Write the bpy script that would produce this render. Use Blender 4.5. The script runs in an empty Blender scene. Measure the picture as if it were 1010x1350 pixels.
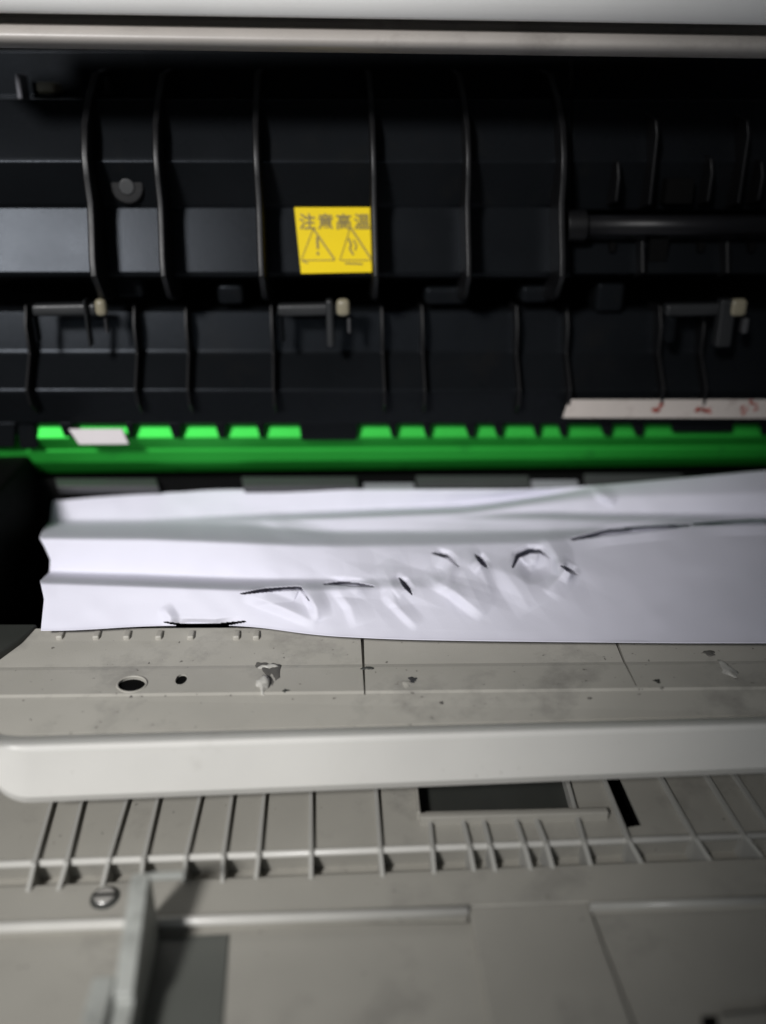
import bpy, bmesh, math, random
import numpy as np
from mathutils import Vector, Matrix

random.seed(7)
rng = np.random.default_rng(7)
scene = bpy.context.scene
COL = scene.collection
PI = math.pi

# ------------------------------------------------------------------ camera
F_PX = 1200.0                      # focal length in photo pixels (photo is 1010 x 1350)
PITCH, YAW, ROLL = math.radians(23.0), math.radians(2.7), math.radians(-0.65)
_f = Vector((math.sin(YAW) * math.cos(PITCH), math.cos(YAW) * math.cos(PITCH), -math.sin(PITCH)))
_r = Vector((math.cos(YAW), -math.sin(YAW), 0))
_u = _r.cross(_f)
_c, _s = math.cos(ROLL), math.sin(ROLL)
CR, CU = _c * _r + _s * _u, -_s * _r + _c * _u
CF = _f
cam_d = bpy.data.cameras.new('camera')
cam = bpy.data.objects.new('camera', cam_d)
COL.objects.link(cam)
cam_d.sensor_fit = 'VERTICAL'
cam_d.sensor_height = 36.0
cam_d.lens = F_PX / 1350 * 36
cam_d.clip_start, cam_d.clip_end = 0.01, 50
m3 = Matrix((CR, CU, -CF)).transposed()
cam.matrix_world = m3.to_4x4()
cam_d.dof.use_dof = True
cam_d.dof.focus_distance = 0.318
cam_d.dof.aperture_fstop = 3.2
scene.camera = cam

# ------------------------------------------------------------------ world, lamps, exposure
w = bpy.data.worlds.new('World')
scene.world = w
w.use_nodes = True
bg = w.node_tree.nodes['Background']
bg.inputs[0].default_value = (0.86, 0.92, 1.0, 1)
bg.inputs[1].default_value = 0.042
scene.view_settings.view_transform = 'Standard'
scene.view_settings.look = 'None'
scene.view_settings.gamma = 1
scene.view_settings.exposure = 0


def lamp(name, kind, loc, target, energy, color, **kw):
    d = bpy.data.lights.new(name, kind)
    d.energy = energy
    d.color = color
    for k, v in kw.items():
        setattr(d, k, v)
    o = bpy.data.objects.new(name, d)
    COL.objects.link(o)
    o.location = loc
    o.rotation_euler = (Vector(target) - Vector(loc)).to_track_quat('-Z', 'Y').to_euler()
    return o


key = lamp('key_spot', 'SPOT', (-0.47, -0.60, 0.52), (-0.096, 0.28, -0.12), 65.0, (1.0, 0.985, 0.98),
           spot_size=math.radians(19.8), spot_blend=0.46, shadow_soft_size=0.09)  # cone shaped so its soft edge stands in for the shade at right
key.scale = (1.0, 2.1, 1.0)
lamp('highlight_strip', 'AREA', (-0.32, -0.65, 0.225), (-0.16, 0.39, -0.128), 0.8, (0.82, 0.91, 1.0),
     shape='RECTANGLE', size=1.0, size_y=0.06)  # unseen strip lamp added to put highlights on the glossy parts


# ------------------------------------------------------------------ pixel helpers
def ray(px, py):
    return CF + CR * ((px - 505) / F_PX) - CU * ((py - 675) / F_PX)


def at_y(px, py, y):
    d = ray(px, py)
    return d * (y / d.y)


def at_z(px, py, z):
    d = ray(px, py)
    return d * (z / d.z)


def at(px, py, spec):
    return at_y(px, py, spec[1]) if spec[0] == 'y' else at_z(px, py, spec[1])


# ------------------------------------------------------------------ materials
def plastic(name, col, rough=0.45, vary=0.12, bump=0.15, scale=260, spots=None, metallic=0.0, dirt=None,
            spec=0.5, rvary=0.12):
    m = bpy.data.materials.new(name)
    m.use_nodes = True
    nt = m.node_tree
    b = nt.nodes['Principled BSDF']
    b.inputs['Roughness'].default_value = rough
    b.inputs['Metallic'].default_value = metallic
    b.inputs['Specular IOR Level'].default_value = spec
    tc = nt.nodes.new('ShaderNodeTexCoord')

    def noise(s, detail=4, r=0.55):
        n = nt.nodes.new('ShaderNodeTexNoise')
        n.inputs['Scale'].default_value = s
        n.inputs['Detail'].default_value = detail
        n.inputs['Roughness'].default_value = r
        nt.links.new(tc.outputs['Object'], n.inputs['Vector'])
        return n.outputs['Fac']

    def ramp(src, stops):
        r = nt.nodes.new('ShaderNodeValToRGB')
        e = r.color_ramp.elements
        e[0].position, e[0].color = stops[0][0], (*stops[0][1], 1)
        e[1].position, e[1].color = stops[-1][0], (*stops[-1][1], 1)
        for p, c in stops[1:-1]:
            k = e.new(p)
            k.color = (*c, 1)
        nt.links.new(src, r.inputs[0])
        return r.outputs[0]
    c0 = tuple(max(0, x * (1 - vary)) for x in col)
    c1 = tuple(min(1, x * (1 + vary)) for x in col)
    cur = ramp(noise(scale * 0.08, 6), [(0.3, c0), (0.7, c1)])
    if dirt:
        dcol, amount, ds = dirt
        mask = ramp(noise(ds, 8, 0.7), [(0.60 - amount, (0, 0, 0)), (0.80 - amount * 0.6, (1, 1, 1))])
        mx = nt.nodes.new('ShaderNodeMix')
        mx.data_type = 'RGBA'
        nt.links.new(mask, mx.inputs['Factor'])
        nt.links.new(cur, mx.inputs['A'])
        mx.inputs['B'].default_value = (*dcol, 1)
        cur = mx.outputs['Result']
    if spots:
        scol, thr, ss = spots
        mask = ramp(noise(ss, 2, 0.5), [(thr, (0, 0, 0)), (thr + 0.03, (1, 1, 1))])
        mx = nt.nodes.new('ShaderNodeMix')
        mx.data_type = 'RGBA'
        nt.links.new(mask, mx.inputs['Factor'])
        nt.links.new(cur, mx.inputs['A'])
        mx.inputs['B'].default_value = (*scol, 1)
        cur = mx.outputs['Result']
    nt.links.new(cur, b.inputs['Base Color'])
    mr = nt.nodes.new('ShaderNodeMapRange')
    mr.inputs['To Min'].default_value = max(0.02, rough - rvary)
    mr.inputs['To Max'].default_value = rough + rvary
    nt.links.new(noise(scale * 0.15, 5), mr.inputs['Value'])
    nt.links.new(mr.outputs[0], b.inputs['Roughness'])
    if bump:
        bp = nt.nodes.new('ShaderNodeBump')
        bp.inputs['Strength'].default_value = bump
        bp.inputs['Distance'].default_value = 0.0004
        nt.links.new(noise(scale * 6, 3), bp.inputs['Height'])
        nt.links.new(bp.outputs[0], b.inputs['Normal'])
    return m


M = {}
M['cream'] = plastic('cream_plastic', (0.62, 0.61, 0.575), 0.45, 0.04, 0.10, 300, dirt=((0.50, 0.485, 0.45), -0.04, 40), spots=((0.40, 0.385, 0.35), 0.74, 500))
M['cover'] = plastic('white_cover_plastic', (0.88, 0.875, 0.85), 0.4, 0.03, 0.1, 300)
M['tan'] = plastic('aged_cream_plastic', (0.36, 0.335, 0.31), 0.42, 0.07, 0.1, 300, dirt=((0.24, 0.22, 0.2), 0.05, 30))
M['grey'] = plastic('warm_grey_plastic', (0.40, 0.385, 0.342), 0.5, 0.07, 0.15, 300,
                    dirt=((0.22, 0.21, 0.19), 0.07, 26), spots=((0.16, 0.152, 0.135), 0.71, 420))
M['tray'] = plastic('tray_grey_plastic', (0.30, 0.288, 0.254), 0.42, 0.06, 0.15, 300,
                    dirt=((0.20, 0.192, 0.172), 0.05, 30), spots=((0.15, 0.145, 0.13), 0.725, 380))
M['bead'] = plastic('pale_edge_highlight', (0.50, 0.49, 0.455), 0.3, 0.06, 0.08, 300)  # bright line of the lit edge put into a paler colour
M['tray_gloss'] = plastic('tray_edge_highlight', (0.33, 0.325, 0.30), 0.3, 0.06, 0.08, 300)  # slightly paler than the tray, catching light painted into the colour
M['fin'] = plastic('grey_green_plastic', (0.34, 0.35, 0.325), 0.42, 0.06, 0.12, 300, dirt=((0.16, 0.165, 0.15), 0.05, 60))
M['slide'] = plastic('dark_slide_plastic', (0.085, 0.089, 0.079), 0.45, 0.08, 0.12, 300)
M['black'] = plastic('black_plastic', (0.0050, 0.0057, 0.0066), 0.28, 0.15, 0.12, 280, dirt=((0.008, 0.008, 0.0078), 0.03, 36), spec=0.10, rvary=0.05)
M['black_rib'] = plastic('black_rib_plastic', (0.004, 0.004, 0.0045), 0.45, 0.15, 0.12, 280, spec=0.3)
M['void'] = plastic('black_interior', (0.002, 0.002, 0.002), 0.75, 0.15, 0.1, 200, spec=0.08)
M['darkgrey'] = plastic('dark_grey_plastic', (0.045, 0.045, 0.047), 0.45, 0.1, 0.15, 300)
M['bracket'] = plastic('bracket_plastic', (0.016, 0.017, 0.018), 0.42, 0.1, 0.15, 300)
M['midgrey'] = plastic('mid_grey_plastic', (0.22, 0.22, 0.24), 0.45, 0.08, 0.12, 300)
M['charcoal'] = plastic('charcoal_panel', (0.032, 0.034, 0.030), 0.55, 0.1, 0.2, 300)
M['beige'] = plastic('beige_plastic', (0.20, 0.18, 0.125), 0.4, 0.08, 0.1, 300)
M['yellow'] = plastic('yellow_label', (0.72, 0.53, 0.006), 0.5, 0.05, 0.04, 300, spec=0.12)
M['ink'] = plastic('brown_black_ink', (0.20, 0.145, 0.012), 0.5, 0.2, 0.0, 900)
M['white_label'] = plastic('white_label', (0.52, 0.47, 0.43), 0.5, 0.08, 0.08, 300, dirt=((0.33, 0.28, 0.25), 0.04, 90))
M['red_ink'] = plastic('red_ink', (0.42, 0.07, 0.05), 0.5, 0.3, 0.0, 900)
M['white_tab'] = plastic('white_tab_plastic', (0.58, 0.54, 0.55), 0.5, 0.06, 0.08, 300)
M['steel'] = plastic('screw_steel', (0.55, 0.54, 0.52), 0.35, 0.1, 0.05, 300, metallic=0.9)
M['shaft'] = plastic('dark_shaft', (0.006, 0.006, 0.007), 0.42, 0.1, 0.05, 300, spec=0.25)
M['smudge'] = plastic('toner_smudge', (0.11, 0.105, 0.095), 0.6, 0.3, 0.2, 500)
M['glue'] = plastic('dried_glue', (0.50, 0.49, 0.45), 0.32, 0.12, 0.3, 500, dirt=((0.10, 0.095, 0.085), 0.10, 130))
M['drum'] = plastic('green_bar_plastic', (0.026, 0.41, 0.045), 0.54, 0.05, 0.05, 160, dirt=((0.012, 0.20, 0.025), 0.0, 70), metallic=0.7, rvary=0.03)

M['black'].node_tree.nodes['Principled BSDF'].inputs['Specular Tint'].default_value = (0.80, 0.88, 1.0, 1)  # cool sheen of the light put into the reflection tint


def paper_material():
    m = plastic('white_copy_paper', (0.77, 0.765, 0.86), 0.62, 0.012, 0.10, 300, spec=0.3)
    nt = m.node_tree
    b = nt.nodes['Principled BSDF']
    out = nt.nodes['Material Output']
    tr = nt.nodes.new('ShaderNodeBsdfTranslucent')
    tr.inputs['Color'].default_value = (0.78, 0.77, 0.82, 1)
    mx = nt.nodes.new('ShaderNodeMixShader')
    mx.inputs[0].default_value = 0.12
    nt.links.new(b.outputs[0], mx.inputs[1])
    nt.links.new(tr.outputs[0], mx.inputs[2])
    nt.links.new(mx.outputs[0], out.inputs['Surface'])
    return m


M['paper'] = paper_material()


# ------------------------------------------------------------------ object helpers
def thing(name, label, cat, loc, group=None):
    o = bpy.data.objects.new(name, None)
    o.empty_display_size = 0.01
    COL.objects.link(o)
    o.location = loc
    o['label'], o['category'] = label, cat
    if group:
        o['group'] = group
    return o


def world_loc(o):
    v = Vector((0, 0, 0))
    while o:
        v += o.location
        o = o.parent
    return v


def mesh_obj(name, verts, faces, mat, parent=None, bevel=0.0, seg=2, smooth=False, ang=35):
    """world-space verts; the object's origin is put at their centre"""
    vs = [Vector(v) for v in verts]
    c = sum(vs, Vector()) / len(vs)
    me = bpy.data.meshes.new(name)
    me.from_pydata([tuple(v - c) for v in vs], [], faces)
    bm = bmesh.new()
    bm.from_mesh(me)
    bmesh.ops.recalc_face_normals(bm, faces=bm.faces)
    bm.to_mesh(me)
    bm.free()
    me.materials.append(M[mat])
    o = bpy.data.objects.new(name, me)
    COL.objects.link(o)
    o.location = c - (world_loc(parent) if parent else Vector())
    o.parent = parent
    if smooth:
        for p in me.polygons:
            p.use_smooth = True
    if bevel:
        b = o.modifiers.new('bevel', 'BEVEL')
        b.width, b.segments, b.limit_method, b.angle_limit = bevel, seg, 'ANGLE', math.radians(ang)
        for p in me.polygons:
            p.use_smooth = True
        wn = o.modifiers.new('wn', 'WEIGHTED_NORMAL')
        wn.keep_sharp = True
    return o


def loft(rings, closed_profile=True, caps=True):
    """rings: list of equally long point lists -> verts, faces"""
    n = len(rings[0])
    verts = [p for r in rings for p in r]
    faces = []
    for i in range(len(rings) - 1):
        for j in range(n if closed_profile else n - 1):
            a, b = i * n + j, i * n + (j + 1) % n
            faces.append((a, b, b + n, a + n))
    if caps and closed_profile:
        faces.append(tuple(range(n))[::-1])
        faces.append(tuple(range((len(rings) - 1) * n, len(rings) * n)))
    return verts, faces


def sweep(profile, x0px=-70, x1px=1080):
    """profile: list of (pyL, pyR, spec) read at photo columns 0 and 1010, joined straight and run on
    to columns x0px and x1px; returns the two end rings"""
    a = [at(0, l, s) for l, r, s in profile]
    b = [at(1010, r, s) for l, r, s in profile]
    t0, t1 = x0px / 1010, x1px / 1010
    return ([p + (q - p) * t0 for p, q in zip(a, b)], [p + (q - p) * t1 for p, q in zip(a, b)])


def box_pts(a, b, c, d, n, t):
    """slab: quad a,b,c,d pushed by vector n*t"""
    q = [Vector(v) for v in (a, b, c, d)]
    return q + [v + Vector(n) * t for v in q], [(0, 1, 2, 3), (7, 6, 5, 4), (0, 4, 5, 1), (1, 5, 6, 2), (2, 6, 7, 3), (3, 7, 4, 0)]


def box(lo, hi):
    x0, y0, z0 = lo
    x1, y1, z1 = hi
    v = [(x0, y0, z0), (x1, y0, z0), (x1, y1, z0), (x0, y1, z0), (x0, y0, z1), (x1, y0, z1), (x1, y1, z1), (x0, y1, z1)]
    return v, [(3, 2, 1, 0), (4, 5, 6, 7), (0, 1, 5, 4), (1, 2, 6, 5), (2, 3, 7, 6), (3, 0, 4, 7)]


def px_box(p0, p1, y, depth):
    """a block whose front face fills the photo rectangle p0..p1 in the upright plane at distance y"""
    a, b = at_y(p0[0], p0[1], y), at_y(p1[0], p1[1], y)
    return box((min(a.x, b.x), y, min(a.z, b.z)), (max(a.x, b.x), y + depth, max(a.z, b.z)))


def tube(p, q, r, n=16):
    p, q = Vector(p), Vector(q)
    d = (q - p).normalized()
    s = d.orthogonal().normalized()
    t = d.cross(s)
    ring = lambda c: [c + (s * math.cos(2 * PI * k / n) + t * math.sin(2 * PI * k / n)) * r for k in range(n)]
    return loft([ring(p), ring(q)])


def cut(o, cutters):
    """boolean difference, baked into the mesh"""
    for c in cutters:
        mod = o.modifiers.new('cut', 'BOOLEAN')
        mod.operation, mod.object, mod.solver = 'DIFFERENCE', c, 'EXACT'
    bpy.context.view_layer.update()
    dg = bpy.context.evaluated_depsgraph_get()
    me = bpy.data.meshes.new_from_object(o.evaluated_get(dg))
    o.modifiers.clear()
    o.data = me
    for c in cutters:
        bpy.data.objects.remove(c)


# ================================================================== SETTING: inside of the machine
YF = 0.380                                    # front plane of the black fuser face
xl = at_y(50, 690, 0.385).x                   # inner face of the left frame wall
v, f = box((-0.34, 0.470, -0.26), (0.34, 0.480, 0.12))
o = mesh_obj('back_wall', v, f, 'void')
o['kind'] = 'structure'
v, f = box((xl - 0.05, 0.300, -0.215), (xl, 0.4695, -0.1335))
o = mesh_obj('side_wall', v, f, 'void', bevel=0.002)
o['kind'] = 'structure'
v, f = box((xl + 0.001, 0.262, -0.215), (0.30, 0.4695, -0.205))
o = mesh_obj('inner_floor', v, f, 'void')
o['kind'] = 'structure'

# ================================================================== TOP COVER EDGE
cov = thing('copier_cover', 'cream rounded cover edge with a tan lower lip, above the black ribbed fuser unit', 'cover',
            at_y(505, 60, 0.36))


def arc_profile(pyl0, pyr0, pyl1, pyr1, y, bulge, n=10, back=0.03):
    pr = []
    for k in range(n + 1):
        t = k / n
        yy = y - bulge * math.sin(PI * t) ** 0.8
        pr.append((pyl0 + (pyl1 - pyl0) * t, pyr0 + (pyr1 - pyr0) * t, ('y', yy)))
    pr.append((pyl1, pyr1, ('y', y + back)))
    pr.append((pyl0, pyr0, ('y', y + back)))
    return pr


v, f = loft(sweep(arc_profile(-70, -74, 17, 33, 0.338, 0.006)))
mesh_obj('upper_lip', v, f, 'cover', cov, smooth=False, bevel=0.0008)
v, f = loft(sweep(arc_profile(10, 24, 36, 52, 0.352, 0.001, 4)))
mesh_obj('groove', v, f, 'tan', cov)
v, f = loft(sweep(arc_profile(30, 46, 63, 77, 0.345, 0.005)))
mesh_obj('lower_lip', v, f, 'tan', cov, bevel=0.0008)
# ================================================================== FUSER UNIT
fus = thing('fuser_unit', 'black ribbed fuser unit carrying the yellow warning label, under the cream cover edge', 'fuser unit',
            at_y(505, 365, YF))


def same(py, y):
    return (py, py, ('y', y))


prof = [same(66, 0.428), same(128, 0.428), same(131, 0.393), same(206, 0.382), same(214, 0.381), same(270, 0.386),
        same(273, 0.387), same(360, 0.3785), same(366, 0.380), same(371, 0.40), same(371, 0.44), same(66, 0.44)]
v, f = loft(sweep(prof, -70, 745))
mesh_obj('housing', v, f, 'black', fus, bevel=0.0012, seg=3, ang=20)
prof = [same(66, 0.428), same(128, 0.428), same(131, 0.395), same(206, 0.386), same(212, 0.385), same(277, 0.390),
        same(281, 0.412), same(314, 0.412), same(317, 0.384), same(361, 0.378), same(368, 0.40), same(368, 0.44), same(66, 0.44)]
v, f = loft(sweep(prof, 746, 1080))
mesh_obj('end_housing', v, f, 'black', fus, bevel=0.001, seg=2, ang=20)


def fin(name, parent, px, pyref, yref, outline, thick, mat, bev=0.0004):
    """upright fin at photo column px: outline = [(py, y)...] closed polygon in the y/z plane"""
    x = at_y(px, pyref, yref).x
    ring = []
    for py, y in outline:
        p = at_y(px, py, y)
        ring.append(Vector((0, y, p.z)))
    r0 = [p + Vector((x - thick / 2, 0, 0)) for p in ring]
    r1 = [p + Vector((x + thick / 2, 0, 0)) for p in ring]
    v, f = loft([r0, r1])
    return mesh_obj(name, v, f, mat, parent, bevel=bev, seg=2)


for px, th in ((116, .0022), (209, .0020), (340, .0020), (493, .0018), (617, .0018), (742, .0020)):
    fin('rib', fus, px, 240, 0.372,
        [(90, 0.43), (96, 0.405), (130, 0.388), (165, 0.377), (205, 0.3715), (235, 0.3705), (268, 0.371), (300, 0.368),
         (340, 0.3635), (366, 0.362), (392, 0.370), (396, 0.378), (385, 0.43)], th * 1.35, 'black_rib', 0.0007)
for px, y0, y1 in ((815, 205, 272), (860, 150, 276), (937, 200, 272), (978, 150, 274), (1004, 205, 270)):
    fin('rib', fus, px, 240, 0.378, [(y0, 0.392), (y0 + 8, 0.380), (y0 + 28, 0.377), (y1 - 6, 0.378), (y1, 0.391)], .0014, 'black_rib')
for px, y0, y1 in ((848, 317, 360), (960, 318, 360)):
    fin('rib', fus, px, 340, 0.374, [(y0, 0.388), (y0, 0.376), (y1, 0.3715), (y1 + 6, 0.382)], .0016, 'black_rib')
# shaft of the pressure release and its collar
a, b = at_y(752, 298, 0.379), at_y(1090, 297, 0.379)
v, f = tube(a, b, 0.0042, 20)
mesh_obj('shaft', v, f, 'shaft', fus, smooth=True)
v, f = tube(a - Vector((0.002, 0, 0)), a + Vector((0.006, 0, 0)), 0.0062, 20)
mesh_obj('shaft_collar', v, f, 'black_rib', fus, bevel=0.0005)
v, f = px_box((858, 314), (879, 344), 0.3795, 0.006)
mesh_obj('slot', v, f, 'void', fus)
v, f = px_box((880, 236), (912, 268), 0.3815, 0.008)
mesh_obj('slot', v, f, 'void', fus)
for px in (808, 925, 992):
    v, f = px_box((px - 3, 320), (px + 3, 332), 0.3800, 0.006)
    mesh_obj('notch', v, f, 'void', fus)
# moulded boss between the first two ribs
c = at_y(168, 246, 0.3845)
v, f = tube(c + Vector((0, -0.0012, 0)), c + Vector((0, 0.004, 0)), 0.0068, 28)
boss = mesh_obj('boss', v, f, 'black_rib', fus, bevel=0.001)
v, f = tube(c + Vector((0, -0.0017, 0)), c + Vector((0, 0.002, 0)), 0.0032, 20)
mesh_obj('boss_core', v, f, 'bracket', boss, bevel=0.0005)
# small metal and beige bits in the recess under the cover
for px0, px1, py0, py1, mt in ((46, 74, 108, 124, 'beige'), (18, 30, 96, 132, 'midgrey'), (128, 140, 100, 126, 'darkgrey')):
    v, f = px_box((px0, py0), (px1, py1), 0.412, 0.012)
    mesh_obj('clip', v, f, mt, fus, bevel=0.0012)
# stripper pawl brackets in the gap below the housing
for px, wide in ((40, 88), (365, 84), (880, 92)):
    y = 0.374
    v, f = px_box((px, 402), (px + wide, 416), y, 0.006)
    br = mesh_obj('bracket', v, f, 'bracket', fus, bevel=0.0012)
    v, f = px_box((px + wide - 20, 396), (px + wide - 8, 458), y - 0.003, 0.006)
    mesh_obj('bracket_arm', v, f, 'bracket', br, bevel=0.001)
    v, f = px_box((px + 2, 418), (px + 10, 452), y - 0.001, 0.006)
    mesh_obj('bracket_arm', v, f, 'black', br, bevel=0.001)
    v, f = px_box((px + wide - 6, 395), (px + wide + 13, 418), y - 0.004, 0.005)
    mesh_obj('pawl_tip', v, f, 'beige', br, bevel=0.002, seg=3)
    v, f = px_box((px + wide + 9, 420), (px + wide + 14, 440), y - 0.002, 0.004)
    mesh_obj('spring_hook', v, f, 'darkgrey', br, bevel=0.0006)
for px0, px1, py0, py1 in ((788, 822, 372, 412), (560, 618, 378, 402), (285, 322, 374, 402), (148, 190, 362, 394), (688, 726, 376, 400)):
    v, f = px_box((px0, py0), (px1, py1), 0.388, 0.03)
    mesh_obj('lever', v, f, 'black', fus, bevel=0.002)

# warning label: a sheet on the tilted facet
FA, FB = at_y(505, 273, 0.387), at_y(505, 360, 0.3785)
fd = Vector((0, FB.y - FA.y, FB.z - FA.z)).normalized()
fn = Vector((0, fd.z, -fd.y))
if fn.y > 0:
    fn = -fn


def on_facet(px, py, lift):
    d = ray(px, py)
    t = (FA.dot(fn) + lift) / d.dot(fn)
    return d * t


qd = [on_facet(388, 273.5, 0.0004), on_facet(491, 273.5, 0.0004), on_facet(494, 359, 0.0004), on_facet(397, 361, 0.0004)]
v, f = box_pts(*qd, fn, 0.0004)
lab = mesh_obj('warning_label', v, f, 'yellow', fus, bevel=0.00015)
lab['label'] = 'yellow hot surface warning label'
LL = 0.0011


def stroke(name, parent, pts, wpx, mat, lift, place, t=0.00012):
    """flat printed strokes along photo points"""
    vs, fs = [], []
    for (x0, y0), (x1, y1) in zip(pts[:-1], pts[1:]):
        d = Vector((x1 - x0, y1 - y0)).normalized()
        n = Vector((-d.y, d.x)) * wpx / 2
        q = [place(x0 + n.x, y0 + n.y, lift), place(x1 + n.x, y1 + n.y, lift), place(x1 - n.x, y1 - n.y, lift), place(x0 - n.x, y0 - n.y, lift)]
        k = len(vs)
        vs += q
        fs.append((k, k + 1, k + 2, k + 3))
    return mesh_obj(name, vs, fs, mat, parent)


stroke('triangle_mark', lab, [(397, 343), (413, 301)], 1.0, 'ink', LL, on_facet)
stroke('triangle_mark', lab, [(412, 300), (441, 342)], 2.2, 'ink', LL, on_facet)
stroke('triangle_mark', lab, [(398, 343), (441, 343)], 1.2, 'ink', LL, on_facet)
stroke('triangle_mark', lab, [(448, 343), (462, 299)], 1.0, 'ink', LL, on_facet)
stroke('triangle_mark', lab, [(461, 298), (489, 341)], 2.2, 'ink', LL, on_facet)
stroke('triangle_mark', lab, [(449, 343), (489, 343)], 1.2, 'ink', LL, on_facet)
stroke('exclamation_mark', lab, [(418, 312), (419, 328)], 3.2, 'ink', LL, on_facet)
stroke('exclamation_mark', lab, [(419, 332), (419, 336)], 3.2, 'ink', LL, on_facet)
stroke('heat_mark', lab, [(459, 314), (463, 322), (461, 328), (466, 336)], 2.6, 'ink', LL, on_facet)
stroke('heat_mark', lab, [(466, 316), (470, 324), (468, 330)], 2.0, 'ink', LL, on_facet)
stroke('heat_mark', lab, [(455, 347), (478, 348)], 2.0, 'ink', LL, on_facet)
stroke('border_mark', lab, [(399, 344), (406, 347)], 1.6, 'ink', LL, on_facet)

ux = (on_facet(480, 300, LL) - on_facet(400, 300, LL)).normalized()
uy = fn.cross(ux).normalized()
for k, ch in enumerate('\u6ce8\u610f\u9ad8\u6e29'):
    cu = bpy.data.curves.new('character', 'FONT')
    cu.body = ch
    cu.size = 0.0066
    cu.align_x, cu.align_y = 'CENTER', 'CENTER'
    cu.resolution_u = 3
    cu.offset = 0.00014
    to = bpy.data.objects.new('character', cu)
    COL.objects.link(to)
    bpy.context.view_layer.update()
    me = bpy.data.meshes.new_from_object(to.evaluated_get(bpy.context.evaluated_depsgraph_get()))
    bpy.data.objects.remove(to)
    c = on_facet(405 + k * 24.0, 292, LL)
    if len(me.vertices):
        xs = [q.co.x for q in me.vertices]
        ys = [q.co.y for q in me.vertices]
        mx_, my_ = (min(xs) + max(xs)) / 2, (min(ys) + max(ys)) / 2
        mesh_obj('character', [c + ux * (q.co.x - mx_) + uy * (q.co.y - my_) for q in me.vertices],
                 [tuple(p.vertices) for p in me.polygons], 'ink', lab)

# ================================================================== LOWER PAPER GUIDE
gd = thing('paper_guide', 'black ribbed paper guide with comb edge and white sticker, between fuser unit and green bar', 'paper guide',
           at_y(505, 560, 0.38))
prof = [same(404, 0.398), same(410, 0.392), same(463, 0.388), same(468, 0.387), same(514, 0.376), same(519, 0.376),
        same(558, 0.3815), same(560, 0.3835), same(560, 0.389), same(540, 0.43), same(404, 0.43)]
v, f = loft(sweep(prof))
mesh_obj('guide_panel', v, f, 'black', gd, bevel=0.0012, seg=3, ang=12)
for px in (38, 180, 248, 360, 505, 558, 682, 748, 870, 926):
    fin('rib', gd, px, 470, 0.380,
        [(398, 0.40), (402, 0.386), (430, 0.3815), (466, 0.381), (490, 0.3755), (514, 0.3700), (534, 0.3715), (545, 0.379), (545, 0.40)],
        .0013, 'black_rib')
# comb: teeth hang down in front of the drum and leave the windows open
teeth = [(78, 94, 576), (166, 174, 578), (222, 238, 578), (283, 297, 578), (338, 347, 578), (512, 522, 577), (557, 567, 577),
         (612, 627, 577), (650, 663, 576), (702, 712, 576), (735, 748, 576), (790, 808, 575), (832, 850, 575)]
for a, b, lo in teeth:
    q = [at_y(a - 1, 557, 0.3815), at_y(b + 1, 557, 0.3815), at_y(b - 0.22 * (b - a) + 2, lo, 0.3815), at_y(a + 0.28 * (b - a) + 2, lo, 0.3815)]
    v, f = box_pts(*q, (0, 1, 0), 0.0028)
    mesh_obj('tooth', v, f, 'black', gd, bevel=0.0004)
for a, b, lo in ((-60, 20, 590), (394, 472, 581), (884, 968, 570), (1002, 1080, 574)):
    q = [at_y(a, 557, 0.3815), at_y(b, 557, 0.3815), at_y(b - 2, lo, 0.3815), at_y(a + 3, lo, 0.3815)]
    v, f = box_pts(*q, (0, 1, 0), 0.0028)
    mesh_obj('tab', v, f, 'black', gd, bevel=0.0006)
q = [at_y(90, 566, 0.3780), at_y(161, 566, 0.3780), at_y(170, 586, 0.3765), at_y(104, 586.5, 0.3765)]
v, f = box_pts(*q, (0, 1, 0), 0.0015)
o = mesh_obj('white_tab', v, f, 'white_tab', gd, bevel=0.0004)
o['label'] = 'small white plastic tab at the end of the comb edge'
q = [at_y(750, 527, 0.3715), at_y(1075, 527, 0.3715), at_y(1075, 552, 0.3725), at_y(742, 551, 0.3725)]
v, f = box_pts(*q, (0, 1, 0), 0.0006)
stk = mesh_obj('sticker', v, f, 'white_label', gd, bevel=0.0002)
stk['label'] = 'long off-white sticker strip with faded red marks'


def on_sticker(px, py, lift):
    return at_y(px, py, 0.3714)


for cx, cy in ((872, 540), (926, 538), (986, 538)):
    for k in range(5):
        x, y = cx + random.uniform(-10, 10), cy + random.uniform(-5, 5)
        pts = [(x, y), (x + random.uniform(-8, 8), y + random.uniform(-7, 7)), (x + random.uniform(2, 10), y + random.uniform(-6, 6))]
        stroke('red_mark', stk, pts, random.uniform(1.2, 2.6), 'red_ink', 0, on_sticker)

# ================================================================== GREEN BAR
bar = thing('green_bar', 'green moulded bar with bright sloped top ledge showing through the black comb teeth', 'bar', at_y(505, 622, 0.392))
P2 = lambda l, r, y: (l, r, ('y', y))
prof = [P2(553, 551, 0.3887), P2(578, 575, 0.3850), P2(580, 577, 0.3853), P2(592, 587, 0.3897), P2(596, 591, 0.3894), P2(610, 603, 0.3904),
        P2(614, 606, 0.3920), P2(624, 613, 0.3975), P2(624, 613, 0.402), P2(553, 551, 0.402)]
v, f = loft(sweep(prof, -5, 1080))
mesh_obj('bar_body', v, f, 'drum', bar, bevel=0.0007, seg=3, ang=8)
v, f = px_box((20, 556), (50, 592), 0.3836, 0.008)
mesh_obj('end_cap', v, f, 'black', bar, bevel=0.001)

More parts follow.
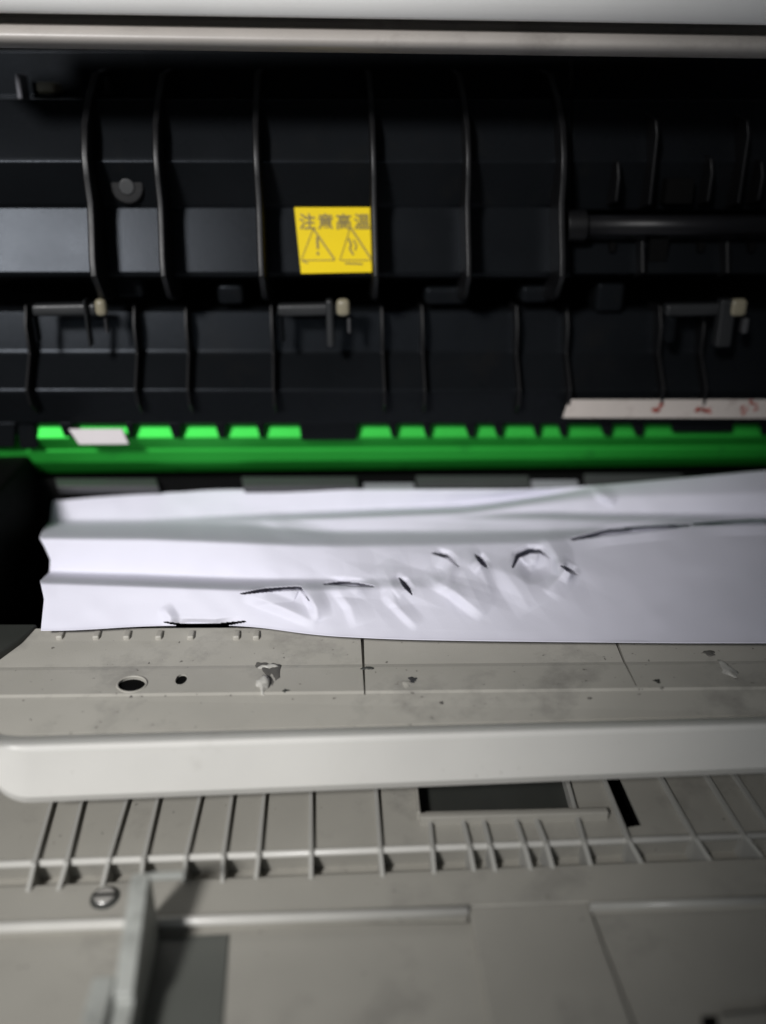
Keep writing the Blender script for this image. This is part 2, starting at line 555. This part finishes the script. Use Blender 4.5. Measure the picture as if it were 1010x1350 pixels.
# ================================================================== TRANSFER GUIDE (dark strip between drum and paper)
tg = thing('transfer_guide', 'dark transfer guide strip with grey blocks, between green bar and jammed paper', 'guide strip', at_y(505, 645, 0.375))
v, f = loft(sweep([(628, 618, ('y', 0.402)), (632, 622, ('y', 0.3905)), (660, 652, ('y', 0.3895)), (690, 690, ('y', 0.3895)), (690, 690, ('y', 0.402))], 45, 1080))
mesh_obj('strip', v, f, 'void', tg, bevel=0.0006)
for a, b, t, bt, mt in ((72, 206, 630, 641, 'darkgrey'), (318, 470, 628, 641, 'darkgrey'), (479, 546, 636, 652, 'midgrey'),
                        (548, 697, 626.5, 641, 'darkgrey'), (700, 762, 632, 650, 'midgrey'), (770, 900, 624, 640, 'darkgrey')):
    q = [at_y(a, t, 0.3895), at_y(b, t, 0.3895), at_y(b + 3, bt + 1, 0.3845), at_y(a + 3, bt + 1, 0.3845)]
    v, f = box_pts(*q, (0, 0.6, -1), 0.004)
    mesh_obj('block', v, f, mt, tg, bevel=0.0006)

# ================================================================== TRANSFER DOOR: grey plate with a cream front lip
door = thing('inner_door', 'open grey inner door plate with cream front lip, under the jammed paper', 'door plate', at_z(505, 960, -0.185))
Z = lambda l, r, z: (l, r, ('z', z))
prof = [Z(829, 825, -0.1680), Z(846, 840, -0.1690), Z(880, 871, -0.1703), Z(884, 875, -0.1700), Z(916, 905, -0.1697),
        Z(920, 909, -0.1702), Z(970, 942, -0.1716)]
e0, e1 = sweep(prof, -40, 1080)
down = Vector((0, 0, -0.006))
e0 = e0 + [e0[-1] + down, e0[0] + down]
e1 = e1 + [e1[-1] + down, e1[0] + down]
v, f = loft([e0, e1])
plate = mesh_obj('plate', v, f, 'grey', door)


def cutter_disc(px, py, rx, ry, tilt=0.0):
    c = at_z(px, py, -0.170)
    rx_m = (at_z(px + rx, py, -0.170) - c).length
    ry_m = abs(at_z(px, py + ry, -0.170).y - c.y)
    nn = 28
    ring = lambda z: [Vector((c.x + rx_m * math.cos(2 * PI * k / nn), c.y + ry_m * math.sin(2 * PI * k / nn) + tilt * rx_m * math.cos(2 * PI * k / nn), z)) for k in range(nn)]
    v, f = loft([ring(-0.19), ring(-0.15)])
    return mesh_obj('cutter', v, f, 'void')


def cutter_seam(a, b, wpx, depth):
    p, q = at_z(*a, -0.170), at_z(*b, -0.170)
    d = (q - p).normalized()
    n = Vector((-d.y, d.x, 0)) * wpx * 0.00027 / 2
    n2 = n * 0.35
    vs = [p + n, q + n2, q - n2, p - n]
    vs = [Vector((k.x, k.y, -0.1702 - depth)) for k in vs] + [Vector((k.x, k.y, -0.16)) for k in vs]
    return mesh_obj('cutter', vs, [(3, 2, 1, 0), (4, 5, 6, 7), (0, 1, 5, 4), (1, 2, 6, 5), (2, 3, 7, 6), (3, 0, 4, 7)], 'void')


cut(plate, [cutter_disc(173, 904, 19, 10.5, -0.10), cutter_disc(239, 896, 7.5, 7), cutter_seam((477, 830), (481, 915), 5, 0.002),
            cutter_seam((806, 835), (839, 905), 4.5, 0.002)])
for px, py, k in ((173, 903, 0.0068), (239, 895, 0.003)):
    c = at_z(px, py, -0.1706)
    v, f = box((c.x - k, c.y - k * 0.9, c.z - 0.0012), (c.x + k, c.y + k * 0.9, c.z))
    mesh_obj('hole_shade', v, f, 'void', door)  # black fill close to the surface, painting the dark inside the holes
# raised ring around the oval hole
c = at_z(174, 902, -0.1698)
vs, fs = [], []
nn, mm = 36, 8
rx_m = (at_z(193, 902, -0.1698) - c).length
ry_m = abs(at_z(174, 912.5, -0.1698).y - c.y)
for k in range(nn):
    t = 2 * PI * k / nn
    for j in range(mm):
        s = 2 * PI * j / mm
        rr = 0.0004 * math.cos(s)
        vs.append(c + Vector(((rx_m + rr) * math.cos(t), (ry_m + rr) * math.sin(t) - 0.10 * rx_m * math.cos(t), 0.0004 * math.sin(s))))
for k in range(nn):
    for j in range(mm):
        fs.append((k * mm + j, k * mm + (j + 1) % mm, ((k + 1) % nn) * mm + (j + 1) % mm, ((k + 1) % nn) * mm + j))
mesh_obj('hole_rim', vs, fs, 'grey', door, smooth=True)
# small comb teeth along the back edge of the plate
for px in (80, 128, 168, 210, 252, 312, 338):
    p = at_z(px, 834, -0.1675)
    v, f = box((p.x - 0.0012, p.y - 0.0028, p.z - 0.003), (p.x + 0.0012, p.y + 0.002, p.z + 0.0001))
    mesh_obj('tooth', v, f, 'grey', door, bevel=0.0006)


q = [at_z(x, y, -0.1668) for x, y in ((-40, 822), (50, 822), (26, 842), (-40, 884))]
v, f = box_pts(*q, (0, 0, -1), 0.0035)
mesh_obj('corner_shade', v, f, 'charcoal', door, bevel=0.001)  # dark wedge added for the shade on this corner of the plate


def blob(name, parent, px, py, z, sx, sy, sz, mat, seed):
    r = np.random.default_rng(seed)
    c = at_z(px, py, z)
    bm = bmesh.new()
    bmesh.ops.create_icosphere(bm, subdivisions=3, radius=1)
    ph = r.uniform(0, 6.28, 6)
    vs = []
    for q in bm.verts:
        k = 1 + 0.22 * math.sin(3 * q.co.x + ph[0]) + 0.2 * math.sin(4 * q.co.y + ph[1]) + 0.15 * math.sin(7 * q.co.x + 5 * q.co.y + ph[2])
        vs.append(c + Vector((q.co.x * sx * k, q.co.y * sy * k, q.co.z * sz * k)))
    fs = [tuple(i.index for i in fc.verts) for fc in bm.faces]
    bm.free()
    return mesh_obj(name, vs, fs, mat, parent, smooth=True)


blob('glue_blob', door, 346, 903, -0.1702, .0026, .0056, .0017, 'glue', 3)
blob('glue_blob', door, 353, 880, -0.1704, .0030, .0024, .0009, 'glue', 9)
blob('dirt_smear', door, 357, 892, -0.1704, .0036, .0082, .0008, 'smudge', 5)
blob('dirt_smear', door, 346, 878, -0.1704, .0022, .0020, .0006, 'smudge', 15)
blob('dirt_speck', door, 378, 911, -0.1700, .0011, .0012, .0005, 'charcoal', 6)
blob('dirt_speck', door, 545, 897, -0.1700, .0014, .0020, .0004, 'darkgrey', 7)
blob('glue_blob', door, 537, 903, -0.1700, .0020, .0022, .0004, 'grey', 8)
blob('glue_blob', door, 958, 884, -0.1703, .0030, .0050, .0008, 'glue', 11)
blob('dirt_smear', door, 935, 861, -0.1698, .0024, .0014, .0003, 'smudge', 12)
blob('dirt_speck', door, 866, 899, -0.1700, .0012, .0014, .0004, 'charcoal', 13)
blob('dirt_speck', door, 484, 881, -0.1700, .0018, .0012, .0005, 'charcoal', 14)
for k in range(14):
    blob('dirt_speck', door, random.uniform(60, 980), random.uniform(856, 930), -0.1703, random.uniform(.0003, .0006),
         random.uniform(.0003, .0007), .0003, 'smudge', 40 + k)

# cream front lip: rounded bar with a soft left end
n_in = 9
prof = [Z(970, 944, -0.1722), Z(976, 947.5, -0.1690), Z(979, 950, -0.1682), Z(984, 954, -0.1680)]
a = [at(0, l, s) for l, r, s in prof]
b = [at(1010, r, s) for l, r, s in prof]
yl, yr = a[-1].y - 0.0012, b[-1].y - 0.0012
prof += [(990, 960, ('y2', 0)), (1053, 1012, ('y2', 0.0006)), (1060, 1019, ('y2', -0.0012))]
for l, r, s in prof[4:]:
    a.append(at_y(0, l, yl - s[1]))
    b.append(at_y(1010, r, yr - s[1]))
a += [a[-1] + Vector((0, 0.010, 0.001)), a[0] + Vector((0, 0.006, -0.004))]
b += [b[-1] + Vector((0, 0.010, 0.001)), b[0] + Vector((0, 0.006, -0.004))]
rings = []
for k in range(n_in + 1):
    t = (-4 + 45 * (1 - math.cos(PI / 2 * k / n_in))) / 1010
    ring = [p + (q - p) * t for p, q in zip(a, b)]
    u = 1 - (1 - math.cos(PI / 2 * k / n_in))
    lift = 0.0065 * (1 - math.sqrt(max(0, 1 - u * u)))
    zt = ring[3].z
    zb = ring[6].z
    ring = [Vector((p.x, p.y + (0.002 * u * u if i > 3 else 0), max(p.z, p.z + lift * (zt - p.z) / (zt - zb)))) for i, p in enumerate(ring)]
    rings.append(ring)
rings.append([p + (q - p) * 1.07 for p, q in zip(a, b)])
v, f = loft(rings)
mesh_obj('front_lip', v, f, 'cream', door, bevel=0.0012, seg=3, ang=25)

# ================================================================== LOWER TRAY
ZT = -0.2020
ZS = -0.2075
ZP = -0.2105
tray = thing('lower_tray', 'open grey ribbed lower tray with recessed panels, below the cream lip', 'tray', at_z(505, 1250, ZP))
CL, CRT = 1140, 1101                         # step edge at columns 0 and 1010
prof = [Z(960, 925, ZT), Z(CL, CRT, ZT), Z(CL, CRT, ZT - 0.0008), Z(960, 925, ZT - 0.0008)]
v, f = loft(sweep(prof))
upper = mesh_obj('upper_floor', v, f, 'tray', tray)


def px_prism(pts, z0, z1):
    ring = lambda zz: [Vector((p.x, p.y, zz)) for p in (at_z(x, y, ZT) for x, y in pts)]
    v, f = loft([ring(z0), ring(z1)])
    return mesh_obj('cutter', v, f, 'void')


cut(upper, [px_prism([(540, 1000), (745, 994), (752, 1065), (554, 1070)], -0.215, -0.19),
            px_prism([(782, 1000), (806, 1000), (846, 1088), (826, 1091)], -0.215, -0.19)])
q = [at_z(x, y, ZT - 0.0030) for x, y in ((536, 990), (750, 988), (760, 1072), (550, 1076))]
v, f = box_pts(*q, (0, 0, -1), 0.002)
mesh_obj('slot_panel', v, f, 'charcoal', tray)
q = [at_z(x, y, ZT - 0.012) for x, y in ((760, 990), (840, 990), (880, 1100), (800, 1105))]
v, f = box_pts(*q, (0, 0, -1), 0.002)
mesh_obj('slot_panel', v, f, 'void', tray)
# bead along the step edge, then slope and lower strip


def bead(name, p, q, r, mat, n=18):
    v, f = tube(p, q, r, n)
    o = mesh_obj(name, v, f, mat, tray, smooth=True)
    return o


ea, eb = at_z(0, CL, ZT - 0.0002), at_z(1010, CRT, ZT - 0.0002)
bead('edge_bead', ea - (eb - ea) * 0.07, eb + (eb - ea) * 0.07, 0.0011, 'bead')
SL, SR = 1168, 1130


def strip_ring(px, cpy, spy, gpy):
    w0 = at_z(px, cpy + 2, ZT - 0.0010)
    sl, ge = at_z(px, spy, ZS), at_z(px, gpy, ZS)
    zb = ZS - 0.0028
    return [w0, Vector((w0.x, w0.y + 0.0034, w0.z - 0.0006)), Vector((w0.x, w0.y + 0.0036, zb)), Vector((sl.x, sl.y + 0.0004, zb)), sl, ge,
            Vector((ge.x, ge.y, ZS - 0.010)), Vector((w0.x, w0.y + 0.0038, ZS - 0.010))]


ra, rb = strip_ring(0, CL, SL, 1217), strip_ring(1010, CRT, SR, 1181)
v, f = loft([[p + (q - p) * -0.07 for p, q in zip(ra, rb)], [p + (q - p) * 1.07 for p, q in zip(ra, rb)]])
mesh_obj('lower_strip', v, f, 'tray', tray, bevel=0.0006, seg=3, ang=25)
# groove line in front of the strip and the panels behind it
gy = lambda px: 1217 + (1181 - 1217) * px / 1010


def panel(name, pts, z, mat, rim=None):
    q = [at_z(x, y, z) for x, y in pts]
    v, f = box_pts(*q, (0, 0, -1), 0.004)
    return mesh_obj(name, v, f, mat, tray, bevel=0.0006)


# recessed left panel, flush centre strip, recessed right panel
panel('recessed_panel', [(-70, 1228), (622, 1215), (660, 1420), (-140, 1420)], ZP, 'tray')
panel('centre_strip', [(618, gy(618) + 0.5), (775, gy(775) + 0.5), (861, 1420), (660, 1420)], ZS - 0.0002, 'tray')
panel('recessed_panel', [(779, 1199), (1090, 1184), (1250, 1420), (865, 1420)], ZS - 0.0016, 'tray')


def rim_bar(px0, px1, pyo, zlow, h):
    a0 = [at_z(px0, gy(px0) + 0.5, ZS - 0.0001), at_z(px0, gy(px0) + 3, ZS + h), at_z(px0, gy(px0) + 7, ZS + h), at_z(px0, gy(px0) + pyo, zlow)]
    a1 = [at_z(px1, gy(px1) + 0.5, ZS - 0.0001), at_z(px1, gy(px1) + 3, ZS + h), at_z(px1, gy(px1) + 7, ZS + h), at_z(px1, gy(px1) + pyo, zlow)]
    a0 += [a0[-1] + Vector((0, 0, -0.003)), a0[0] + Vector((0, 0, -0.004))]
    a1 += [a1[-1] + Vector((0, 0, -0.003)), a1[0] + Vector((0, 0, -0.004))]
    v, f = loft([a0, a1])
    mesh_obj('panel_rim', v, f, 'tray', tray, bevel=0.0005, seg=2, ang=20)
    bead('rim_bead', at_z(px0, gy(px0) + 6, ZS - h + 0.0002), at_z(px1, gy(px1) + 6, ZS - h + 0.0002), 0.0015 if px0 < 0 else 0.0012, 'bead' if px0 < 0 else 'tray_gloss')


rim_bar(-60, 617, 17, ZP, 0.0002)
rim_bar(777, 1085, 16, ZS - 0.0016, 0.0004)

# ribs on the tray: (top point) -> (point on the step edge) -> (foot)
ribs = [((70, 1050), (45, 1139), (36, 1176)), ((108, 1055), (88, 1137), (76, 1174)), ((166.6, 1055), (144, 1131), (134, 1169)), ((207, 1055), (189, 1133), (184, 1166)),
        ((262.6, 1053), (245, 1128), (242, 1164)), ((305.5, 1050), (294, 1128), (293, 1164)), ((348, 1050), (341, 1126), (337, 1159)),
        ((410, 1045), (410, 1122), (410, 1159)), ((496, 1043), (501, 1118), (505, 1156)), ((566, 1073), (570, 1118), (573, 1152)),
        ((608, 1070), (619, 1116), (626, 1149)), ((635, 1070), (646, 1115), (654, 1149)), ((677, 1070), (691, 1113), (701, 1147)),
        ((704, 1070), (720, 1112), (730, 1145)), ((751, 1040), (770, 1110), (780, 1141)), ((799, 1032), (829, 1108), (847, 1138)),
        ((876, 1032), (917, 1106), (937, 1134)), ((937, 1030), (982, 1103), (1005, 1129)), ((975, 1030), (1022, 1100), (1048, 1126)),
        ((1020, 1028), (1075, 1098), (1100, 1122))]
for (tx, ty), (mx_, my_), (bx_, by_) in ribs:
    hh = 0.0017
    t = at_z(tx, ty, ZT + hh)
    m_ = at_z(mx_, my_, ZT + hh)
    if ty < 1060:                                  # run on underneath the door lip
        t = t + (t - m_) * 0.7
    bt = at_z(bx_, by_, ZS)
    wv = Vector((0.0007, 0, 0))
    mb = m_ + (bt - m_) * 0.10
    mb.z = m_.z - 0.0002
    top = [t, m_, mb, bt]
    bot = [Vector((p.x, p.y, ZT - 0.001 if i < 1 else ZS - 0.006)) for i, p in enumerate(top)]
    ring = top + bot[::-1]
    v, f = loft([[p - wv for p in ring], [p + wv for p in ring]])
    mesh_obj('rib', v, f, 'tray_gloss', tray, bevel=0.00035, seg=2)
# frame bar below the dark slot, and its upright at the right
q = [at_z(x, y, ZT + 0.0032) for x, y in ((553, 1071), (800, 1064), (803, 1071), (554, 1078))]
v, f = box_pts(*q, (0, 0, -1), 0.0036)
mesh_obj('frame_bar', v, f, 'tray', tray, bevel=0.0004)
q = [at_z(x, y, ZT + 0.0032) for x, y in ((545, 1010), (549, 1010), (555, 1070.5), (550, 1070.5))]
v, f = box_pts(*q, (0, 0, -1), 0.0036)
mesh_obj('frame_bar', v, f, 'tray', tray, bevel=0.0004)
# screw sunk in the strip
c = at_z(138, 1183, ZS + 0.0004)
v, f = tube(c + Vector((0, 0, -0.002)), c + Vector((0, 0, 0.0002)), 0.0042, 28)
scr = mesh_obj('screw_recess', v, f, 'charcoal', tray, bevel=0.0003)
v, f = tube(c, c + Vector((0, 0, 0.0010)), 0.0031, 24)
mesh_obj('screw_head', v, f, 'steel', scr, bevel=0.0004)
v, f = box((c.x - 0.0030, c.y - 0.0005, c.z + 0.0006), (c.x + 0.0030, c.y + 0.0005, c.z + 0.0012))
mesh_obj('screw_slot', v, f, 'void', scr)
# little catch at the front right
q = [at_z(x, y, ZS + 0.002) for x, y in ((948, 1338), (1040, 1330), (1060, 1400), (955, 1400))]
v, f = box_pts(*q, (0, 0, -1), 0.0045)
mesh_obj('catch', v, f, 'tray', tray, bevel=0.0006)
q = [at_z(x, y, ZS - 0.0012) for x, y in ((925, 1340), (945, 1339), (953, 1400), (930, 1400))]
v, f = box_pts(*q, (0, 0, -1), 0.001)
mesh_obj('catch_slot', v, f, 'void', tray)

# ================================================================== SIDE GUIDE (upright fin sliding in the tray)
sg = thing('side_guide', 'grey-green upright paper side guide fin standing in the lower tray', 'side guide', at_z(200, 1290, ZP))
zf = ZP
far_base = at_z(211, 1232, zf)
top_far = Vector((0, far_base.y, at_y(192, 1150, far_base.y).z))
xr = far_base.x                                    # right face
xw = 0.0050
y_far, y_mid, y_near = far_base.y, far_base.y - 0.030, far_base.y - 0.075
zt0 = top_far.z
outl = [(y_far, zf), (y_far, zt0), (y_far - 0.004, zt0 + 0.0002), (y_mid, zt0 - 0.010), (y_mid, zt0 - 0.0125), (y_near, zt0 - 0.0155), (y_near, zf)]
v, f = loft([[Vector((xr - xw, y, z)) for y, z in outl], [Vector((xr, y, z)) for y, z in outl]])
mesh_obj('fin', v, f, 'fin', sg, bevel=0.0005, seg=2)
v, f = box((xr, y_far - 0.0022, zt0 - 0.0012), (xr + 0.0092, y_far, zt0 + 0.0002))
mesh_obj('flange', v, f, 'fin', sg, bevel=0.0003)
v, f = box((xr - 0.0115, y_near, zf), (xr - xw - 0.0006, y_far - 0.0235, zf + 0.0125))
mesh_obj('foot', v, f, 'fin', sg, bevel=0.0008)
q = [at_z(x, y, zf + 0.0006) for x, y in ((204, 1236), (301, 1232), (288, 1420), (120, 1420))]
v, f = box_pts(*q, (0, 0, -1), 0.0004)
mesh_obj('slide_plate', v, f, 'slide', sg)

# ================================================================== JAMMED PAPER
Z0 = -0.1660
cols = [-1, 52, 200, 320, 420, 520, 620, 700, 790, 900, 1010, 1090]
knots = {
    52: [(648, 14), (688, 4), (689, 4.2), (690, 4.6), (709, 14.5), (756, 1.2), (767, 12), (830, 1.0)],
    200: [(646, 14), (687, 4), (688, 4.2), (690, 4.6), (710, 14.5), (760, 1.2), (772, 12), (827, 1.0)],
    320: [(645, 14), (681, 4), (684, 5.5), (692, 5.5), (715, 14.2), (765, 2.2), (777, 11), (824, 1.5)],
    420: [(645, 14), (677, 4), (682, 9.5), (702, 5.0), (719, 12), (766, 4.0), (776, 9.5), (838, 1.0)],
    520: [(645, 14), (672, 4.5), (678, 11), (702, 6), (718, 12.5), (764, 7.4), (774, 7.6), (843, 1.0)],
    620: [(645, 14), (667, 5), (674, 12), (702, 7), (716, 13), (762, 8.4), (775, 7.6), (845, 1.0)],
    700: [(645, 14), (655, 8), (660, 12), (665, 12.5), (676, 9), (682, 11.5), (702, 8.5), (714, 13), (760, 8.7), (780, 7), (846, 1.0)],
    790: [(640, 15), (642, 14), (645, 14.5), (655, 13.5), (679, 7.5), (684, 11), (698, 9.5), (706, 13), (760, 8.4), (790, 5.8), (847, 1.0)],
    900: [(630, 19), (633, 18.5), (637, 18), (652, 16), (680, 8.5), (683, 10), (687, 10.5), (692, 14), (760, 8.3), (790, 5.8), (848, 1.0)],
    1010: [(620, 22), (624, 21), (628, 20.5), (650, 17), (681, 8.5), (683, 9.5), (685, 11), (688, 14), (760, 8.3), (790, 5.8), (848, 1.0)],
    1090: [(613, 23), (618, 22), (622, 21.5), (646, 18), (680, 8.5), (682, 9.5), (684, 11), (687, 14), (760, 8.3), (790, 5.8), (848, 1.0)]}
for k_, row in knots.items():                    # the second fold only opens right of the middle
    if len(row) == 8:
        (p0_, h0_), (p1_, h1_) = row[2], row[3]
        row[3:3] = [(p0_ + (p1_ - p0_) * t_, h0_ + (h1_ - h0_) * t_) for t_ in (0.12, 0.24, 0.36)]
kx = np.array(sorted(knots))
KP = np.array([[p for p, h in knots[k]] for k in kx], float)      # col x knot
KH = np.array([[h for p, h in knots[k]] for k in kx], float)
NX, NY = 860, 190
xs = np.linspace(52, 1085, NX)


def smooth_interp(x, tab):
    out = np.zeros((len(x), tab.shape[1]))
    for j in range(tab.shape[1]):
        c = np.interp(x, kx, tab[:, j])
        k = np.ones(61) / 61
        out[:, j] = np.convolve(np.pad(c, 30, mode='edge'), k, mode='valid')
    return out


PP, HH = smooth_interp(xs, KP), smooth_interp(xs, KH)
# small waviness of the front edge at the left
PP[:, -1] += 2.0 * np.sin(xs / 47.0) * np.clip((360 - xs) / 200, 0, 1)
vv = np.linspace(0, 1, NY)
GX = np.repeat(xs[:, None], NY, 1)
GY = np.zeros((NX, NY))
GH = np.zeros((NX, NY))
for i in range(NX):
    py = PP[i, 0] + (PP[i, -1] - PP[i, 0]) * vv
    GY[i] = py
    GH[i] = np.interp(py, PP[i], HH[i])


def blur_v(a, n):
    k = np.hanning(n + 2)[1:-1]
    k /= k.sum()
    p = np.pad(a, ((0, 0), (n // 2, n // 2)), mode='edge')
    return np.apply_along_axis(lambda r: np.convolve(r, k, mode='valid'), 1, p)


GH = blur_v(GH, 11)


def seg_dist(px, py, pts):
    """distance to a polyline, side (+ below) and position along it 0..1"""
    best = np.full(px.shape, 1e9)
    side = np.zeros(px.shape)
    along = np.zeros(px.shape)
    L = [math.dist(a, b) for a, b in zip(pts[:-1], pts[1:])]
    tot, acc = sum(L), 0
    for (a, b), l in zip(zip(pts[:-1], pts[1:]), L):
        dx, dy = (b[0] - a[0]) / l, (b[1] - a[1]) / l
        t = np.clip((px - a[0]) * dx + (py - a[1]) * dy, 0, l)
        qx, qy = a[0] + dx * t, a[1] + dy * t
        d = np.hypot(px - qx, py - qy)
        m = d < best
        best = np.where(m, d, best)
        side = np.where(m, (px - a[0]) * -dy + (py - a[1]) * dx, side)
        along = np.where(m, (acc + t) / tot, along)
        acc += l
    return best, np.sign(side), along


def ridge(pts, amp, w0, w1):
    """crease: amp mm, w0 px on the upper/left side, w1 px on the lower/right side of the line"""
    global CR_
    d, s, al = seg_dist(GX, GY, pts)
    wd = np.where(s > 0, w1, w0)
    k = np.clip(1 - d / wd, 0, 1)
    end = np.sin(PI * np.clip(al, 0, 1)) ** 0.8
    CR_ += amp * 0.62 * (0.85 * k + 0.15 * k * k * (3 - 2 * k)) * end


# crumples round the middle of the sheet
CR_ = np.zeros(GX.shape)
ridge([(500, 745), (516, 768), (522, 800)], 1.8, 30, 16)
ridge([(506, 782), (552, 828)], 1.8, 16, 9)
ridge([(560, 757), (600, 780), (640, 812)], 3.2, 34, 13)
ridge([(602, 745), (590, 762), (572, 772)], 2.0, 12, 12)
ridge([(612, 722), (636, 752), (650, 790)], 1.6, 14, 30)
ridge([(655, 742), (682, 776), (700, 806)], 1.9, 36, 20)
ridge([(716, 705), (735, 735), (738, 760), (720, 782)], 3.0, 22, 9)
ridge([(735, 738), (762, 762)], 1.8, 10, 14)
ridge([(684, 740), (700, 755), (724, 745)], -2.6, 14, 16)
ridge([(404, 778), (416, 800), (420, 818)], 2.6, 20, 10)
ridge([(320, 782), (370, 800), (420, 822)], 2.2, 14, 12)
ridge([(440, 772), (462, 800), (470, 826)], 1.6, 28, 10)
ridge([(520, 758), (540, 782)], -2.0, 9, 12)
ridge([(780, 640), (792, 652), (812, 664)], 2.2, 14, 8)
ridge([(345, 684), (380, 700), (440, 712)], 1.6, 16, 14)
ridge([(215, 800), (225, 815), (222, 826)], 1.8, 12, 10)
ridge([(540, 700), (640, 702), (720, 708)], 0.8, 12, 8)
CR_ = blur_v(blur_v(CR_, 5).T, 5).T
GH = GH + CR_
# sharp facets where the sheet is crushed
mask = np.exp(-((GX - 590) / 165) ** 2 - ((GY - 768) / 42) ** 2) * np.clip((PP[:, -1][:, None] - GY) / 14, 0, 1)
tri = lambda t: np.abs(((t / (2 * PI)) % 1.0) * 2 - 1)
for ang, wl, am, ph in ((38, 92, 1.5, 0.4), (62, 74, 1.1, 2.1), (118, 108, 1.0, 4.0), (20, 61, 0.7, 1.2), (75, 47, 0.5, 3.3)):
    a_ = math.radians(ang)
    warp = 14 * np.sin(GX / 71.0 + ph * 2) + 9 * np.sin(GY / 33.0 + ph)
    CRW = tri(2 * PI * (GX * math.sin(a_) - (GY * 1.6) * math.cos(a_) + warp) / wl + ph)
    GH = GH + 0.6 * am * blur_v(CRW, 3) * mask
# long shallow undulation of the flat right part
GH += 0.5 * np.sin(GX / 61.0 + GY / 37.0) * np.clip((GX - 700) / 150, 0, 1) * np.clip((GY - 700) / 60, 0, 1)
nz = rng.normal(size=(NX // 20 + 3, NY // 20 + 3))
ix, iy = np.arange(NX) / 20.0, np.arange(NY) / 20.0
x0i, y0i = ix.astype(int), iy.astype(int)
fx, fy = (ix - x0i)[:, None], (iy - y0i)[None, :]
fx, fy = fx * fx * (3 - 2 * fx), fy * fy * (3 - 2 * fy)
g = lambda a, b: nz[np.ix_(x0i + a, y0i + b)]
GH += 0.07 * (g(0, 0) * (1 - fx) * (1 - fy) + g(1, 0) * fx * (1 - fy) + g(0, 1) * (1 - fx) * fy + g(1, 1) * fx * fy)

# creases cut as open slits, the edge behind them lifted
slits = [([(318, 783), (350, 778), (396, 775), (407, 791)], 3.6), ([(428, 770), (452, 769), (492, 773)], 3.6), ([(527, 762), (543, 783)], 4.6),
         ([(570, 729), (590, 734), (604, 746)], 3.4), ([(627, 731), (642, 748)], 5.0), ([(676, 748), (683, 733), (697, 727), (712, 727), (724, 735)], 4.2),
         ([(740, 746), (760, 757)], 4.0), ([(754, 711), (800, 702), (850, 697), (908, 692)], 5.0), ([(914, 691), (950, 689), (1086, 686)], 4.2),
         ([(216, 820), (240, 824), (285, 825), (324, 819)], 3.6)]
hole = np.zeros(GX.shape, bool)
for pts, wd in slits:
    d, s, al = seg_dist(GX, GY, pts)
    endk = np.clip(np.minimum(al, (1 - al) if pts[-1][0] < 1080 else 1) * 3, 0, 1)
    hole |= d < wd * (0.74 if pts[0][0] > 750 else 0.62) * (0.25 + 0.75 * endk)
    GH = GH + np.where(s < 0, -1.8 * np.clip(1 - d / 9, 0, 1), 1.4 * np.clip(1 - d / 18, 0, 1)) * np.sin(PI / 2 * endk) ** 2 * (0.5 + 0.5 * endk)
GH = np.maximum(GH, 0.8)
verts = []
dirs = (np.array(CF)[None, None] + np.array(CR) * ((GX - 505) / F_PX)[..., None] - np.array(CU) * ((GY - 675) / F_PX)[..., None])
PT = dirs * ((Z0 + GH * 0.001) / dirs[..., 2])[..., None]
# outline of the pleated left edge, read in photo columns
ecol = np.interp(GY[0], [646, 688, 700, 709, 722, 738, 755, 766, 790, 830], [71, 66, 56, 52, 59, 66, 65, 53, 58, 54])
emet = np.array([at_z(float(c_), float(p_), Z0 + float(h_) * 0.001).x for c_, p_, h_ in zip(ecol, GY[0], GH[0])])
shift = emet - PT[0, :, 0]
fall = np.clip(1 - (xs - 52) / 120, 0, 1) ** 2
PT[..., 0] += shift[None, :] * fall[:, None]
pv = PT.reshape(-1, 3)
idx = np.arange(NX * NY).reshape(NX, NY)
fq = np.stack([idx[:-1, :-1], idx[1:, :-1], idx[1:, 1:], idx[:-1, 1:]], -1)
hq = hole[:-1, :-1] | hole[1:, 1:]
fq = fq[~hq]
base = Vector(pv.mean(0))
me = bpy.data.meshes.new('paper_sheet')
me.from_pydata((pv - np.array(base)).tolist(), [], fq.tolist())
me.materials.append(M['paper'])
for p in me.polygons:
    p.use_smooth = True
bm = bmesh.new()
bm.from_mesh(me)
bmesh.ops.delete(bm, geom=[q for q in bm.verts if not q.link_faces], context='VERTS')
bm.to_mesh(me)
bm.free()
paper = bpy.data.objects.new('paper_sheet', me)
COL.objects.link(paper)
paper.location = base
sd = paper.modifiers.new('solid', 'SOLIDIFY')
sd.thickness = 0.00012
sd.offset = 0
paper['label'] = 'crumpled white paper sheet jammed in pleats between green bar and grey door plate'
paper['category'] = 'paper'

# lower layer of the folded sheet, seen dark through the open creases
SB = 3
GH2 = np.maximum(GH - 7.5, -4.5)[20:-6:SB, 8:-16:SB]
PT2 = dirs[20:-6:SB, 8:-16:SB] * ((Z0 + GH2 * 0.001) / dirs[20:-6:SB, 8:-16:SB, 2])[..., None]
n0, n1 = PT2.shape[:2]
idx = np.arange(n0 * n1).reshape(n0, n1)
fq = np.stack([idx[:-1, :-1], idx[1:, :-1], idx[1:, 1:], idx[:-1, 1:]], -1).reshape(-1, 4)
me = bpy.data.meshes.new('under_layer')
me.from_pydata((PT2.reshape(-1, 3) - np.array(base)).tolist(), [], fq.tolist())
me.materials.append(M['paper'])
for p in me.polygons:
    p.use_smooth = True
ul = bpy.data.objects.new('under_layer', me)
COL.objects.link(ul)
ul.parent = paper
